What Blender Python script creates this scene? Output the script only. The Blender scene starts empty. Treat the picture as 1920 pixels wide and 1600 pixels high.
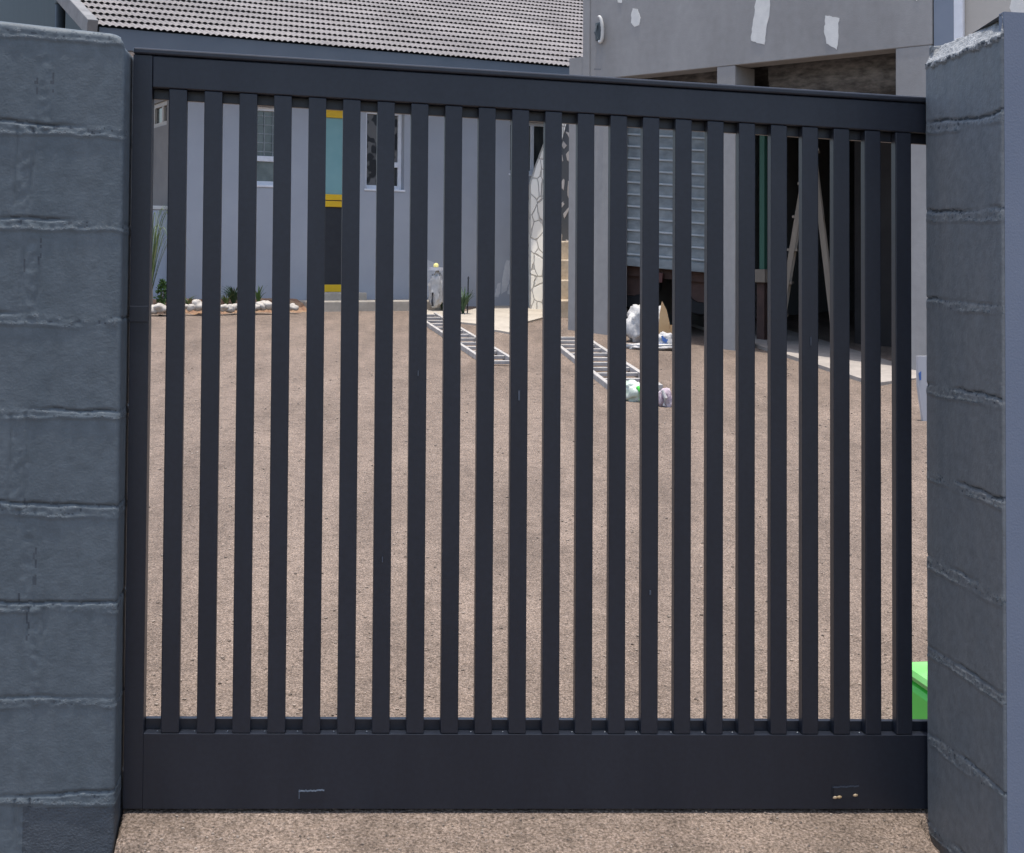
import bpy, bmesh, math, random
from mathutils import Vector, Matrix, noise
random.seed(7)
C = bpy.context.scene.collection
S = bpy.context.scene
# ------------------------------------------------------------------ camera
FPX, PPY, PITCH, ROLL, H = 2700.0, 420.0, math.radians(1.7), 0.006, 1.25
cp, sp = math.cos(PITCH), math.sin(PITCH)
r0, u0, f0 = Vector((1,0,0)), Vector((0,-sp,cp)), Vector((0,cp,sp))
R1 = r0*math.cos(ROLL)+u0*math.sin(ROLL)
U1 = -r0*math.sin(ROLL)+u0*math.cos(ROLL)
CAMP = Vector((0,0,H))
cd = bpy.data.cameras.new('camera'); cam = bpy.data.objects.new('camera', cd); C.objects.link(cam)
cam.matrix_world = Matrix(((R1.x,U1.x,-f0.x,0),(R1.y,U1.y,-f0.y,0),(R1.z,U1.z,-f0.z,H),(0,0,0,1)))
cd.sensor_fit = 'HORIZONTAL'; cd.sensor_width = 36; cd.lens = FPX/1920*36
cd.shift_y = -(800-PPY)/1920; cd.clip_start = .05; cd.clip_end = 500
S.camera = cam
# ------------------------------------------------------------------ light
SUN = Vector((0.0, -0.05, 1.0)).normalized()
w = bpy.data.worlds.new('World'); S.world = w; w.use_nodes = True
nt = w.node_tree; nt.nodes.clear()
sky = nt.nodes.new('ShaderNodeTexSky'); sky.sky_type = 'NISHITA'; sky.sun_disc = False
sky.sun_elevation = math.asin(SUN.z); sky.sun_rotation = math.atan2(SUN.x, SUN.y)
sky.air_density = 1.0; sky.dust_density = 2.6; sky.ozone_density = 1.0
bg = nt.nodes.new('ShaderNodeBackground'); bg.inputs['Strength'].default_value = 0.15
wo = nt.nodes.new('ShaderNodeOutputWorld')
nt.links.new(sky.outputs[0], bg.inputs[0]); nt.links.new(bg.outputs[0], wo.inputs[0])
sd = bpy.data.lights.new('sun', 'SUN'); sd.energy = 2.2; sd.angle = math.radians(0.6); sd.color = (1.0,.95,.88)
so = bpy.data.objects.new('sun', sd); C.objects.link(so); so.location = (0,0,30)
so.rotation_euler = SUN.to_track_quat('Z','Y').to_euler()
vs = S.view_settings; vs.view_transform = 'Standard'; vs.look = 'None'; vs.exposure = 1.0; vs.gamma = 1; vs.use_curve_mapping = False

# ------------------------------------------------------------------ helpers
def ray(px, py):
    return (R1*((px-960)/FPX) + U1*(-(py-PPY)/FPX) + f0).normalized()
def obj(name, bm, m=None, parent=None, bevel=0, smooth=False, recalc=True):
    if recalc: bmesh.ops.recalc_face_normals(bm, faces=bm.faces)
    me = bpy.data.meshes.new(name); bm.to_mesh(me); bm.free()
    if smooth:
        for p in me.polygons: p.use_smooth = True
    for mm in (m if isinstance(m,(list,tuple)) else [m]): me.materials.append(mm)
    o = bpy.data.objects.new(name, me); C.objects.link(o)
    if parent: o.parent = parent
    if bevel:
        b = o.modifiers.new('bevel','BEVEL'); b.width = bevel; b.segments = 2; b.limit_method = 'ANGLE'
    return o
def tag(o, label, cat, group=None):
    o['label'] = label; o['category'] = cat
    if group: o['group'] = group
    return o
def thing(name, label, cat, loc=(0,0,0), rz=0, group=None, rx=0, ry=0):
    o = bpy.data.objects.new(name, None); C.objects.link(o); o.empty_display_size = .1
    o.location = loc; o.rotation_euler = (rx,ry,rz)
    return tag(o, label, cat, group)
def struct(o): o['kind'] = 'structure'; return o
def NB(): return bmesh.new()
def hexa(bm, pts, mi=0):
    v = [bm.verts.new(p) for p in pts]
    for f in ((0,1,2,3),(7,6,5,4),(0,4,5,1),(1,5,6,2),(2,6,7,3),(3,7,4,0)):
        fc = bm.faces.new([v[i] for i in f]); fc.material_index = mi
def box(bm, x0,x1,y0,y1,z0,z1, mi=0):
    hexa(bm, [(x0,y0,z0),(x1,y0,z0),(x1,y1,z0),(x0,y1,z0),(x0,y0,z1),(x1,y0,z1),(x1,y1,z1),(x0,y1,z1)], mi)
def sbox(bm, x0,x1,y0,y1, lo, hi):
    hexa(bm, [(x0,y0,lo(x0)),(x1,y0,lo(x1)),(x1,y1,lo(x1)),(x0,y1,lo(x0)),(x0,y0,hi(x0)),(x1,y0,hi(x1)),(x1,y1,hi(x1)),(x0,y1,hi(x0))])
def bar(bm, p, q, w_, h_, up=Vector((0,0,1))):
    p, q = Vector(p), Vector(q); d = (q-p).normalized(); s = d.cross(up)
    if s.length < 1e-4: s = d.cross(Vector((0,1,0)))
    s.normalize(); n = s.cross(d)
    a, b = s*w_/2, n*h_/2
    hexa(bm, [p-a-b,p+a-b,p+a+b,p-a+b,q-a-b,q+a-b,q+a+b,q-a+b])
def tube(bm, pts, r, seg=10, cap=True):
    rings = []
    rr = r if isinstance(r,(list,tuple)) else [r]*len(pts)
    pts = [Vector(p) for p in pts]
    for i,p in enumerate(pts):
        d = (pts[min(i+1,len(pts)-1)]-pts[max(i-1,0)]).normalized()
        s = d.cross(Vector((0,0,1)))
        if s.length < 1e-3: s = d.cross(Vector((0,1,0)))
        s.normalize(); n = s.cross(d)
        rings.append([bm.verts.new(p+s*rr[i]*math.cos(2*math.pi*k/seg)+n*rr[i]*math.sin(2*math.pi*k/seg)) for k in range(seg)])
    for a,b in zip(rings, rings[1:]):
        for k in range(seg): bm.faces.new((a[k],a[(k+1)%seg],b[(k+1)%seg],b[k]))
    if cap: bm.faces.new(rings[0][::-1]); bm.faces.new(rings[-1])
def prism(bm, poly, y0, y1, mi=0):            # polygon in x-z, extruded along y
    a = [bm.verts.new((x,y0,z)) for x,z in poly]; b = [bm.verts.new((x,y1,z)) for x,z in poly]
    n = len(poly)
    for f in ([a, b[::-1]] + [(a[i],b[i],b[(i+1)%n],a[(i+1)%n]) for i in range(n)]):
        bm.faces.new(f).material_index = mi
def lerp(a,b,t): return a+(b-a)*t
def smooth(t): t = max(0,min(1,t)); return t*t*(3-2*t)
def N(x,y,z,s): return noise.noise(Vector((x*s,y*s,z*s)))

class Frame:                                   # a vertical plane standing in the place, seen by pixel
    def __init__(s, origin, yaw):
        s.o = Vector(origin); s.yaw = yaw
        s.dx = Vector((math.cos(yaw), math.sin(yaw), 0)); s.dy = Vector((-math.sin(yaw), math.cos(yaw), 0))
    def hit(s, px, py, yo=0.0):
        d = ray(px,py); n = s.dy
        t = ((s.o + n*yo) - CAMP).dot(n)/d.dot(n)
        p = CAMP + d*t - s.o
        return p.dot(s.dx), p.z                # local x, local z
    def w(s, x,y,z): return s.o + s.dx*x + s.dy*y + Vector((0,0,z))

# ------------------------------------------------------------------ materials
def mat(name, col, rough=.6, col2=None, cscale=6.0, cmix=(.35,.65), bump=0, bscale=60.0, spec=.4, metal=0, stretch=None, bdist=.004, detail=5, fine=None):
    m = bpy.data.materials.new(name); m.use_nodes = True; t = m.node_tree; L = t.links
    b = t.nodes['Principled BSDF']; b.inputs['Roughness'].default_value = rough
    b.inputs['Specular IOR Level'].default_value = spec; b.inputs['Metallic'].default_value = metal
    b.inputs['Base Color'].default_value = (*col,1)
    tc = t.nodes.new('ShaderNodeTexCoord'); mp = t.nodes.new('ShaderNodeMapping'); L.new(tc.outputs['Object'], mp.inputs[0])
    if stretch: mp.inputs['Scale'].default_value = stretch
    out = None
    if col2:
        n = t.nodes.new('ShaderNodeTexNoise'); n.inputs['Scale'].default_value = cscale; n.inputs['Detail'].default_value = detail; n.inputs['Roughness'].default_value=.6
        L.new(mp.outputs[0], n.inputs['Vector'])
        rp = t.nodes.new('ShaderNodeValToRGB'); rp.color_ramp.elements[0].position, rp.color_ramp.elements[1].position = cmix
        rp.color_ramp.elements[0].color = (*col,1); rp.color_ramp.elements[1].color = (*col2,1)
        L.new(n.outputs['Fac'], rp.inputs[0]); out = rp.outputs[0]
        if fine:
            n2 = t.nodes.new('ShaderNodeTexNoise'); n2.inputs['Scale'].default_value = fine[0]; n2.inputs['Detail'].default_value = 3
            L.new(tc.outputs['Object'], n2.inputs['Vector'])
            mr = t.nodes.new('ShaderNodeMapRange'); mr.inputs[1].default_value=.3; mr.inputs[2].default_value=.7; mr.inputs[3].default_value=1-fine[1]; mr.inputs[4].default_value=1+fine[1]
            L.new(n2.outputs['Fac'], mr.inputs[0])
            mx = t.nodes.new('ShaderNodeVectorMath'); mx.operation='SCALE'; L.new(out, mx.inputs[0]); L.new(mr.outputs[0], mx.inputs['Scale']); out = mx.outputs[0]
        L.new(out, b.inputs['Base Color'])
    if bump:
        n3 = t.nodes.new('ShaderNodeTexNoise'); n3.inputs['Scale'].default_value = bscale; n3.inputs['Detail'].default_value = 4
        L.new(tc.outputs['Object'], n3.inputs['Vector'])
        bp = t.nodes.new('ShaderNodeBump'); bp.inputs['Strength'].default_value = bump; bp.inputs['Distance'].default_value = bdist
        L.new(n3.outputs['Fac'], bp.inputs['Height']); L.new(bp.outputs[0], b.inputs['Normal'])
    return m
M = {}
M['block'] = mat('painted_block', (.076,.095,.108), .62, (.094,.113,.126), 3.0, bump=.25, bscale=190, stretch=(2.2,2.2,.5), bdist=.003, fine=(45,.12), spec=.35)
M['blockgrey'] = mat('painted_block_grey', (.118,.134,.146), .62, (.148,.158,.163), 3.0, bump=.3, bscale=190, stretch=(2.2,2.2,.5), bdist=.003, fine=(45,.12), spec=.35)
M['dry'] = mat('dry_brushed_mortar', (.084,.102,.114), .75, (.112,.130,.143), 60, (.38,.68), bump=1, bscale=240, bdist=.004)
M['crack'] = mat('mortar_crack', (.048,.057,.066), .9, (.07,.082,.094), 60)
M['capmortar'] = mat('pale_cap_mortar', (.17,.18,.19), .8, (.30,.31,.315), 40, (.35,.65), bump=1, bscale=160, bdist=.006)
M['blockdark'] = mat('repainted_dark_block', (.050,.060,.070), .65, (.066,.078,.09), 5, bump=.9, bscale=190, bdist=.003, fine=(45,.14))
M['plaster'] = mat('painted_plaster', (.14,.165,.215), .7, (.155,.18,.23), 4, bump=.25, bscale=220, bdist=.002)
M['gate'] = mat('gate_paint', (.0105,.0135,.0215), .40, (.0150,.0185,.0275), 7, bump=.08, bscale=260, bdist=.001, stretch=(1,1,.25), fine=(90,.12), spec=.42)
M['facade'] = mat('facade_paint', (.325,.342,.375), .8, (.362,.377,.405), 1.2, bump=.2, bscale=120, fine=(3,.03))
M['patch'] = mat('bare_plaster', (.60,.59,.555), .85, (.68,.665,.62), 12, bump=.3, bscale=90)
M['wallpatch'] = mat('pale_wall_patch', (.47,.48,.50), .85, (.56,.56,.56), 14)
M['white'] = mat('white_frame', (.72,.73,.76), .45, (.62,.63,.66), 9)
M['yellow'] = mat('yellow_paint', (.75,.47,.015), .4, (.68,.41,.015), 8)
M['tealglass'] = mat('frosted_teal_glass', (.16,.33,.34), .22, (.20,.37,.38), 2.5, spec=.6)
M['darkpanel'] = mat('charcoal_panel', (.018,.020,.026), .5, (.025,.027,.033), 9)
M['darkglass'] = mat('dark_window_glass', (.02,.024,.026), .12, (.05,.055,.055), 5, spec=.6, stretch=(3,3,.6))
M['greyglass'] = mat('grey_window_glass', (.06,.085,.09), .2, (.12,.15,.15), 6, spec=.6)
M['gutter'] = mat('gutter_paint', (.098,.118,.142), .55, (.112,.132,.156), 2)
M['tile'] = mat('roof_tile', (.155,.143,.139), .85, (.225,.207,.20), 1.1, bump=.3, bscale=60, fine=(22,.12))
M['barge'] = mat('barge_cement', (.15,.15,.15), .8, (.21,.207,.205), 6)
M['garage'] = mat('garage_plaster', (.245,.238,.230), .85, (.30,.292,.283), 1.6, bump=.3, bscale=70, stretch=(1,1,.35), fine=(14,.05))
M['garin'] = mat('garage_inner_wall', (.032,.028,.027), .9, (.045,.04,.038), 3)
M['bluecol'] = mat('blue_grey_plaster', (.17,.20,.25), .8, (.19,.22,.27), 3)
M['beige'] = mat('beige_plaster', (.40,.37,.33), .85, (.45,.42,.375), 2, bump=.2)
M['conc'] = mat('pale_concrete', (.34,.30,.245), .9, (.42,.375,.31), 3.5, bump=.4, bscale=60, fine=(25,.08))
M['slab'] = mat('garage_floor_concrete', (.29,.26,.23), .85, (.36,.32,.28), 2.5, bump=.3, fine=(20,.08))
M['sand'] = mat('sandstone', (.46,.37,.26), .9, (.56,.47,.35), 5, bump=.5, bscale=40, fine=(30,.1))
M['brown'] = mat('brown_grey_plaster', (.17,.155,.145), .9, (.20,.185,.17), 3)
M['gwall'] = mat('garden_wall_paint', (.38,.42,.48), .8, (.42,.455,.51), 1.5, bump=.2, bscale=100)
M['teal'] = mat('dark_teal_paint', (.016,.030,.038), .6, (.022,.038,.046), 3, stretch=(3,3,.4))
M['tealtrim'] = mat('teal_trim', (.10,.17,.19), .5)
M['pipe'] = mat('grey_pipe', (.055,.072,.080), .5, (.075,.09,.10), 9)
M['soil'] = mat('red_soil', (.20,.10,.06), .95, (.34,.22,.13), 12, bump=.8, bscale=50, bdist=.02)
M['rock'] = mat('white_stone', (.38,.34,.29), .85, (.50,.46,.41), 14, bump=.5, bscale=30, bdist=.01)
M['leaf'] = mat('green_leaf', (.05,.11,.025), .6, (.09,.16,.04), 14)
M['leafdark'] = mat('dark_leaf', (.028,.065,.03), .6, (.05,.09,.04), 14)
M['frond'] = mat('pale_frond', (.10,.16,.05), .7, (.22,.25,.11), 9)
M['alu'] = mat('dusty_aluminium', (.32,.30,.275), .7, (.44,.415,.385), 12, metal=.0)
M['sack'] = mat('white_sack', (.40,.39,.38), .7, (.52,.50,.47), 12, bump=.4, bscale=25, bdist=.01)
M['card'] = mat('brown_cardboard', (.46,.30,.15), .85, (.52,.36,.2), 8)
M['blue'] = mat('blue_print', (.06,.14,.36), .6)
M['green'] = mat('green_plastic', (.08,.66,.07), .38, (.10,.70,.08), 8, spec=.5)
M['greenlite'] = mat('pale_green_plastic', (.18,.58,.14), .5, (.24,.62,.2), 8)
M['mauve'] = mat('mauve_cloth', (.28,.20,.24), .9, (.55,.48,.50), 18)
M['rib'] = mat('ribbed_steel', (.155,.178,.19), .5, (.235,.26,.265), 6, bump=.2, bscale=30, fine=(12,.15), stretch=(1,1,2))
M['ribedge'] = mat('rib_edge_steel', (.33,.36,.37), .5, (.42,.44,.45), 8)
M['tyre'] = mat('tyre_rubber', (.012,.012,.013), .8)
M['rust'] = mat('rusty_chassis', (.06,.035,.028), .8, (.09,.05,.04), 9)
M['red'] = mat('red_lens', (.07,.02,.018), .4)
M['wood'] = mat('pale_timber', (.22,.18,.14), .8, (.30,.245,.19), 9, stretch=(1,1,.2))
M['tarp'] = mat('dusty_roller_curtain', (.075,.075,.076), .85, (.21,.208,.205), 7, bump=.6, bscale=16, bdist=.03, stretch=(1,1,3))
M['greenpole'] = mat('green_pole', (.035,.11,.075), .5)
M['steel'] = mat('glint_orange', (.6,.42,.2), .35, (.7,.6,.45), 30, metal=.6)  # orange colour imitating light that glints through the rail slot
M['scuff_highlight'] = mat('gate_scuff_highlight', (.05,.065,.09), .4, (.08,.095,.12), 60)  # colour of real scuffs and of one slot's painted highlights
M['lampglass'] = mat('opal_lamp_glass', (.62,.61,.58), .3, (.55,.54,.5), 8)

def stone_mat(name, s1, s2, mortar, edge):
    m = bpy.data.materials.new(name); m.use_nodes = True; t = m.node_tree; L = t.links; b = t.nodes['Principled BSDF']; b.inputs['Roughness'].default_value=.9
    tc = t.nodes.new('ShaderNodeTexCoord'); mp = t.nodes.new('ShaderNodeMapping'); mp.inputs['Scale'].default_value=(12,12,6.5); L.new(tc.outputs['Object'], mp.inputs[0])
    nz = t.nodes.new('ShaderNodeTexNoise'); nz.inputs['Scale'].default_value=9; L.new(tc.outputs['Object'], nz.inputs[0])
    ad = t.nodes.new('ShaderNodeMixRGB'); ad.inputs[0].default_value=.22; L.new(mp.outputs[0], ad.inputs[1]); L.new(nz.outputs['Color'], ad.inputs[2])
    v = t.nodes.new('ShaderNodeTexVoronoi'); v.feature='DISTANCE_TO_EDGE'; v.inputs['Scale'].default_value=1; L.new(ad.outputs[0], v.inputs['Vector'])
    v2 = t.nodes.new('ShaderNodeTexVoronoi'); v2.inputs['Scale'].default_value=1; L.new(ad.outputs[0], v2.inputs['Vector'])
    rp = t.nodes.new('ShaderNodeValToRGB'); rp.color_ramp.elements[0].color=(*s1,1); rp.color_ramp.elements[1].color=(*s2,1); L.new(v2.outputs['Color'], rp.inputs[0])
    st = t.nodes.new('ShaderNodeMapRange'); st.inputs[1].default_value=edge; st.inputs[2].default_value=edge+.03; L.new(v.outputs[0], st.inputs[0])
    mx = t.nodes.new('ShaderNodeMixRGB'); mx.inputs[1].default_value=(*mortar,1); L.new(st.outputs[0], mx.inputs[0]); L.new(rp.outputs[0], mx.inputs[2]); L.new(mx.outputs[0], b.inputs['Base Color'])
    bp = t.nodes.new('ShaderNodeBump'); bp.inputs['Strength'].default_value=.8; bp.inputs['Distance'].default_value=.02; L.new(st.outputs[0], bp.inputs['Height']); L.new(bp.outputs[0], b.inputs['Normal'])
    return m
M['stone'] = stone_mat('sunlit_stone_cladding', (.76,.71,.61), (.86,.82,.73), (.46,.43,.38), .016)  # paler copy of the cladding: sunlight put into stone and mortar colours
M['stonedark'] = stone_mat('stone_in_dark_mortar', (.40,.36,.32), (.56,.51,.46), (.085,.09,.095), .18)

def gravel_mat():
    m = bpy.data.materials.new('gravel'); m.use_nodes = True; t = m.node_tree; L = t.links; b = t.nodes['Principled BSDF']; b.inputs['Roughness'].default_value=.95; b.inputs['Specular IOR Level'].default_value=.2
    tc = t.nodes.new('ShaderNodeTexCoord')
    n1 = t.nodes.new('ShaderNodeTexNoise'); n1.inputs['Scale'].default_value=150; n1.inputs['Detail'].default_value=4; n1.inputs['Roughness'].default_value=.65; L.new(tc.outputs['Object'], n1.inputs['Vector'])
    v = t.nodes.new('ShaderNodeTexVoronoi'); v.inputs['Scale'].default_value=130; L.new(tc.outputs['Object'], v.inputs['Vector'])
    n2 = t.nodes.new('ShaderNodeTexNoise'); n2.inputs['Scale'].default_value=1.3; n2.inputs['Detail'].default_value=6; n2.inputs['Roughness'].default_value=.65; L.new(tc.outputs['Object'], n2.inputs['Vector'])
    n3 = t.nodes.new('ShaderNodeTexNoise'); n3.inputs['Scale'].default_value=17; n3.inputs['Detail'].default_value=5; n3.inputs['Roughness'].default_value=.75; L.new(tc.outputs['Object'], n3.inputs['Vector'])
    r1 = t.nodes.new('ShaderNodeValToRGB'); e = r1.color_ramp.elements; e[0].position=.32; e[0].color=(.095,.073,.057,1); e[1].position=.68; e[1].color=(.395,.310,.255,1)
    k = e.new(.5); k.color=(.235,.182,.143,1); L.new(n1.outputs['Fac'], r1.inputs[0])
    mx = t.nodes.new('ShaderNodeMixRGB'); mx.blend_type='MULTIPLY'; mx.inputs[0].default_value=.30; L.new(r1.outputs[0], mx.inputs[1])
    vr = t.nodes.new('ShaderNodeValToRGB'); vr.color_ramp.elements[0].color=(.45,.42,.40,1); vr.color_ramp.elements[1].color=(1,1,1,1); L.new(v.outputs['Color'], vr.inputs[0]); L.new(vr.outputs[0], mx.inputs[2])
    m1 = t.nodes.new('ShaderNodeMapRange'); m1.inputs[1].default_value=.3; m1.inputs[2].default_value=.7; m1.inputs[3].default_value=.86; m1.inputs[4].default_value=1.12; L.new(n2.outputs['Fac'], m1.inputs[0])
    m2 = t.nodes.new('ShaderNodeMapRange'); m2.inputs[1].default_value=.33; m2.inputs[2].default_value=.55; m2.inputs[3].default_value=.76; m2.inputs[4].default_value=1.06; L.new(n3.outputs['Fac'], m2.inputs[0])
    pr0 = t.nodes.new('ShaderNodeMath'); pr0.operation='MULTIPLY'; L.new(m1.outputs[0], pr0.inputs[0]); L.new(m2.outputs[0], pr0.inputs[1])
    mp = t.nodes.new('ShaderNodeMapping'); mp.inputs['Scale'].default_value=(2.6,.5,1); mp.inputs['Rotation'].default_value=(0,0,.25); L.new(tc.outputs['Object'], mp.inputs[0])
    n4 = t.nodes.new('ShaderNodeTexNoise'); n4.inputs['Scale'].default_value=1.6; n4.inputs['Detail'].default_value=5; n4.inputs['Roughness'].default_value=.6; L.new(mp.outputs[0], n4.inputs['Vector'])
    m4 = t.nodes.new('ShaderNodeMapRange'); m4.inputs[1].default_value=.34; m4.inputs[2].default_value=.6; m4.inputs[3].default_value=.80; m4.inputs[4].default_value=1.06; L.new(n4.outputs['Fac'], m4.inputs[0])
    pr = t.nodes.new('ShaderNodeMath'); pr.operation='MULTIPLY'; L.new(pr0.outputs[0], pr.inputs[0]); L.new(m4.outputs[0], pr.inputs[1])
    sc = t.nodes.new('ShaderNodeVectorMath'); sc.operation='SCALE'; L.new(mx.outputs[0], sc.inputs[0]); L.new(pr.outputs[0], sc.inputs['Scale']); L.new(sc.outputs[0], b.inputs['Base Color'])
    ds = t.nodes.new('ShaderNodeMath'); ds.operation='SUBTRACT'; L.new(n1.outputs['Fac'], ds.inputs[0]); L.new(v.outputs['Distance'], ds.inputs[1])
    bp = t.nodes.new('ShaderNodeBump'); bp.inputs['Strength'].default_value=.75; bp.inputs['Distance'].default_value=.006; L.new(ds.outputs[0], bp.inputs['Height'])
    bp2 = t.nodes.new('ShaderNodeBump'); bp2.inputs['Strength'].default_value=.6; bp2.inputs['Distance'].default_value=.04; L.new(n3.outputs['Fac'], bp2.inputs['Height']); L.new(bp.outputs[0], bp2.inputs['Normal']); L.new(bp2.outputs[0], b.inputs['Normal'])
    return m
M['gravel'] = gravel_mat()
M['pebble'] = mat('pebble', (.10,.08,.065), .9, (.34,.28,.23), 45, (.4,.6))

# ------------------------------------------------------------------ frames of the place
GY = 3.27
G = Frame((0,GY,0), math.radians(8.0))                       # gate plane
xa, za = G.hit(231,1517); xb, zb_ = G.hit(1732,1517)
def gline(p, q, yo=0.0):
    (x0,z0),(x1,z1) = G.hit(*p,yo), G.hit(*q,yo)
    return lambda x: z0+(z1-z0)*(x-x0)/(x1-x0)
HD = 2700/166.0
d = ray(625,562); HO = CAMP + d*(HD/d.y)
HF = Frame(HO, math.atan(2700/4740))                          # house facade plane
ZH = HO.z
gk = (zb_-za)/(xb-xa)
gx_l = (G.hit(250,90)[0]+G.hit(231,1517)[0])/2
ex = gx_l-.006
rx_ = G.hit(1735,800,-.012)[0]
def zg(x, y):
    xc = max(-1.6, min(1.6, x))
    yg = GY + math.tan(G.yaw)*xc
    z0 = za-.010 + gk*(xc*1.01-xa)
    xh = max(-8,min(8,x)); yh = HO.y + math.tan(HF.yaw)*(xh-HO.x)
    t = (y-yg)/(yh-yg)
    if t <= .012:
        t = 0
        q = yg-y; ll = (Vector((x,y,0))-G.o).dot(G.dx)
        dip = max(.085*smooth((ex+.006-ll)/.012), .05*smooth((ll-rx_+.030)/.022)*smooth(q/.06))*(1 if q < 1 else max(0,2-q))
        return z0 - .20*min(q,.5) - .02*max(0,min(q,12)-.5) - dip
    return lerp(z0, ZH-.085, min(1,t))
def ghit(px, py):
    d = ray(px,py); y = 2.0; pt = None
    while y < 60:
        p = CAMP + d*(y/d.y)
        if p.z <= zg(p.x,p.y): return Vector((p.x,p.y,zg(p.x,p.y)))
        y += .01
    return p

# ------------------------------------------------------------------ ground
bm = NB()
ys = [-60,-20,-6,-1,.5,1.5,2,2.4,2.6,2.7,2.8]+[2.86+.02*i for i in range(37)]+[3.7,4,4.5,5,6,7,8,9,10,11,12,13,14,15,16,17,18,19,20,22,26,34,60,120]
xs = [-120,-40,-16,-8,-6,-5,-4,-3,-2.4,-2,-1.6,-1.3,-1.1,-1]+[-.96+.006*i for i in range(24)]+[-.8,-.6,-.4,-.2,0,.2,.4,.8]+[.90+.008*i for i in range(18)]+[1.2,1.6,2,2.4,3,4,5,6,8,16,40,120]
vv = [[bm.verts.new((x,y,zg(x,y))) for x in xs] for y in ys]
for j in range(len(ys)-1):
    for i in range(len(xs)-1): bm.faces.new((vv[j][i],vv[j][i+1],vv[j+1][i+1],vv[j+1][i]))
ground = struct(obj('ground', bm, M['gravel'], smooth=True))

# ------------------------------------------------------------------ gate posts: painted block walls
def block_wall(name, path, ztop, zbot, course0, courseh, slope, vj, parent, m, cap_lean=None, nz=620, seed=0, crk=0):
    """path: list of (x,y,nx,ny,a,amp) along the wall; the joints are real relief"""
    bm = NB(); rows = []; flags = []
    for j in range(nz+1):
        row = []; frow = []
        for (x,y,nx,ny,a,amp) in path:
            zt = ztop(x,y,a); t = j/nz; z = lerp(zbot, zt, t)
            hh = 0; fl = 0
            if amp > 0:
                c = z - slope(x,y) - course0 + .0075*N(a,seed,z,3.5) + .004*N(a,seed+9,z,19) + .002*N(a,seed+5,z,70)
                k = round(c/courseh); dj = c-k*courseh
                rough = N(a,seed,z,60)*.5+N(a,seed+3,z,130)*.5
                wj = .011+.007*N(a,k*2.1+seed,0,5)
                band = smooth(1-abs(dj)/(wj+.004))
                hh += band*(.0006+.0030*rough)
                mc = smooth((N(a*.8,k*3.1+seed,0,6.3)+.14+.25*crk)*2.2)
                cr = max(0,1-abs(dj-wj)/.0042)*mc
                hh -= cr*.007
                ml = smooth((N(a*.8,k*5.7+seed+4,0,6)+.40-.3*crk)*2)
                lo = max(0,1-abs(dj+wj)/.0055)*ml
                hh += lo*.0026
                if cr > .6: fl = 3
                elif lo > .5 and rough > -.02: fl = 2
                elif band > .35 and rough > .24: fl = 2
                elif band > .35 and rough < -.34: fl = 3
                kk = math.floor(c/courseh)
                for (av, wv) in vj(kk):
                    dv = abs(a-av+.008*N(0,z,seed,7)+.003*N(0,z,seed+k*.37,40)+(.004*N(.3,z,seed,15) if a > av else 0)); b2 = max(0,1-dv/wv)
                    hh += b2*(.0008+.0022*N(a,seed,z,60)) - max(0,1-abs(dv-wv)/.004)*.004*smooth((N(a*.1,z,seed+2,7)+.1)*3)
                    if abs(dv-wv) < .0022 and N(.1 if a > av else 5.2,z,seed+2,9) > .20 and N(a,z,seed,70) > -.25: fl = 3
                hh += .0009*N(a,z,seed,4) + .0003*N(a,z,seed,30) + .0004*N(a,z,seed,140)
                if cap_lean:
                    e = (zt-z)
                    if e < cap_lean: hh -= (cap_lean-e)*.8 - .004*rough; fl = 4
                    elif e < cap_lean+.010+.012*max(0,rough): hh += .004+.006*rough; fl = 4 if rough > -.1 else 3
                else:
                    e = (zt-z)
                    if e < .014: hh -= .014-math.sqrt(max(0,.014**2-(.014-e)**2))
                hh *= amp if amp < 1 else 1
            row.append(bm.verts.new((x+nx*hh, y+ny*hh, z))); frow.append(fl)
        rows.append(row); flags.append(frow)
    for j in range(nz):
        for i in range(len(path)-1): bm.faces.new((rows[j][i],rows[j][i+1],rows[j+1][i+1],rows[j+1][i])).material_index = flags[j][i]
    # back and top
    top = rows[-1]; bot = rows[0]
    yb = max(p[1] for p in path)
    bm.faces.new(top)
    o = obj(name, bm, m, parent, recalc=False)
    for p in o.data.polygons: p.use_smooth = len(p.vertices) == 4
    return o

# --- left wall
YF = -.10
lx, _ = G.hit(228,900,YF)
ltop0 = G.hit(0,38,YF); ltop1 = G.hit(212,62,YF)
lsl = (ltop1[1]-ltop0[1])/(ltop1[0]-ltop0[0])
gx_l = (G.hit(250,90)[0]+G.hit(231,1517)[0])/2
ex = gx_l-.006
def ltop(x,y,a):
    z = ltop1[1]+ max(lsl,-.12)*(x-ltop1[0])*(1 if x>-2 else .0)
    if x < -1.6: z = ltop1[1]+lsl*(-1.6-ltop1[0])
    e = ex-x
    R = .032
    if e < R: z -= (R-math.sqrt(max(0,R*R-(R-e)**2)))*.7
    return z
path = [(-9,YF,0,-1,-9+0,0),(-3,YF,0,-1,-3,0)]
n = 150; x_s = ex-.62; rr = .010
for i in range(n+1):
    x = lerp(x_s, ex-rr, i/n); path.append((x,YF,0,-1,x-ex,1))
for k in range(1,6):
    an = k/5*math.pi/2; path.append((ex-rr+rr*math.sin(an), YF+rr-rr*math.cos(an), math.sin(an), -math.cos(an), .002*k, .6))
for i in range(1,40): path.append((ex, YF+rr+.008*i, 1, 0, .01+.008*i, .6))
path += [(-9,YF+rr+.312,0,1,0,0)]
ca = G.hit(110,243,YF); cb = G.hit(110,1498,YF); chh = (ca[1]-cb[1])/7
lk = gline((0,600),(235,607),YF); lk0 = lk(ca[0])
t_l = thing('block_wall', 'blue-grey painted block wall end with rounded top corner, left of the gate', 'wall', G.w(0,0,0), G.yaw)
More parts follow.
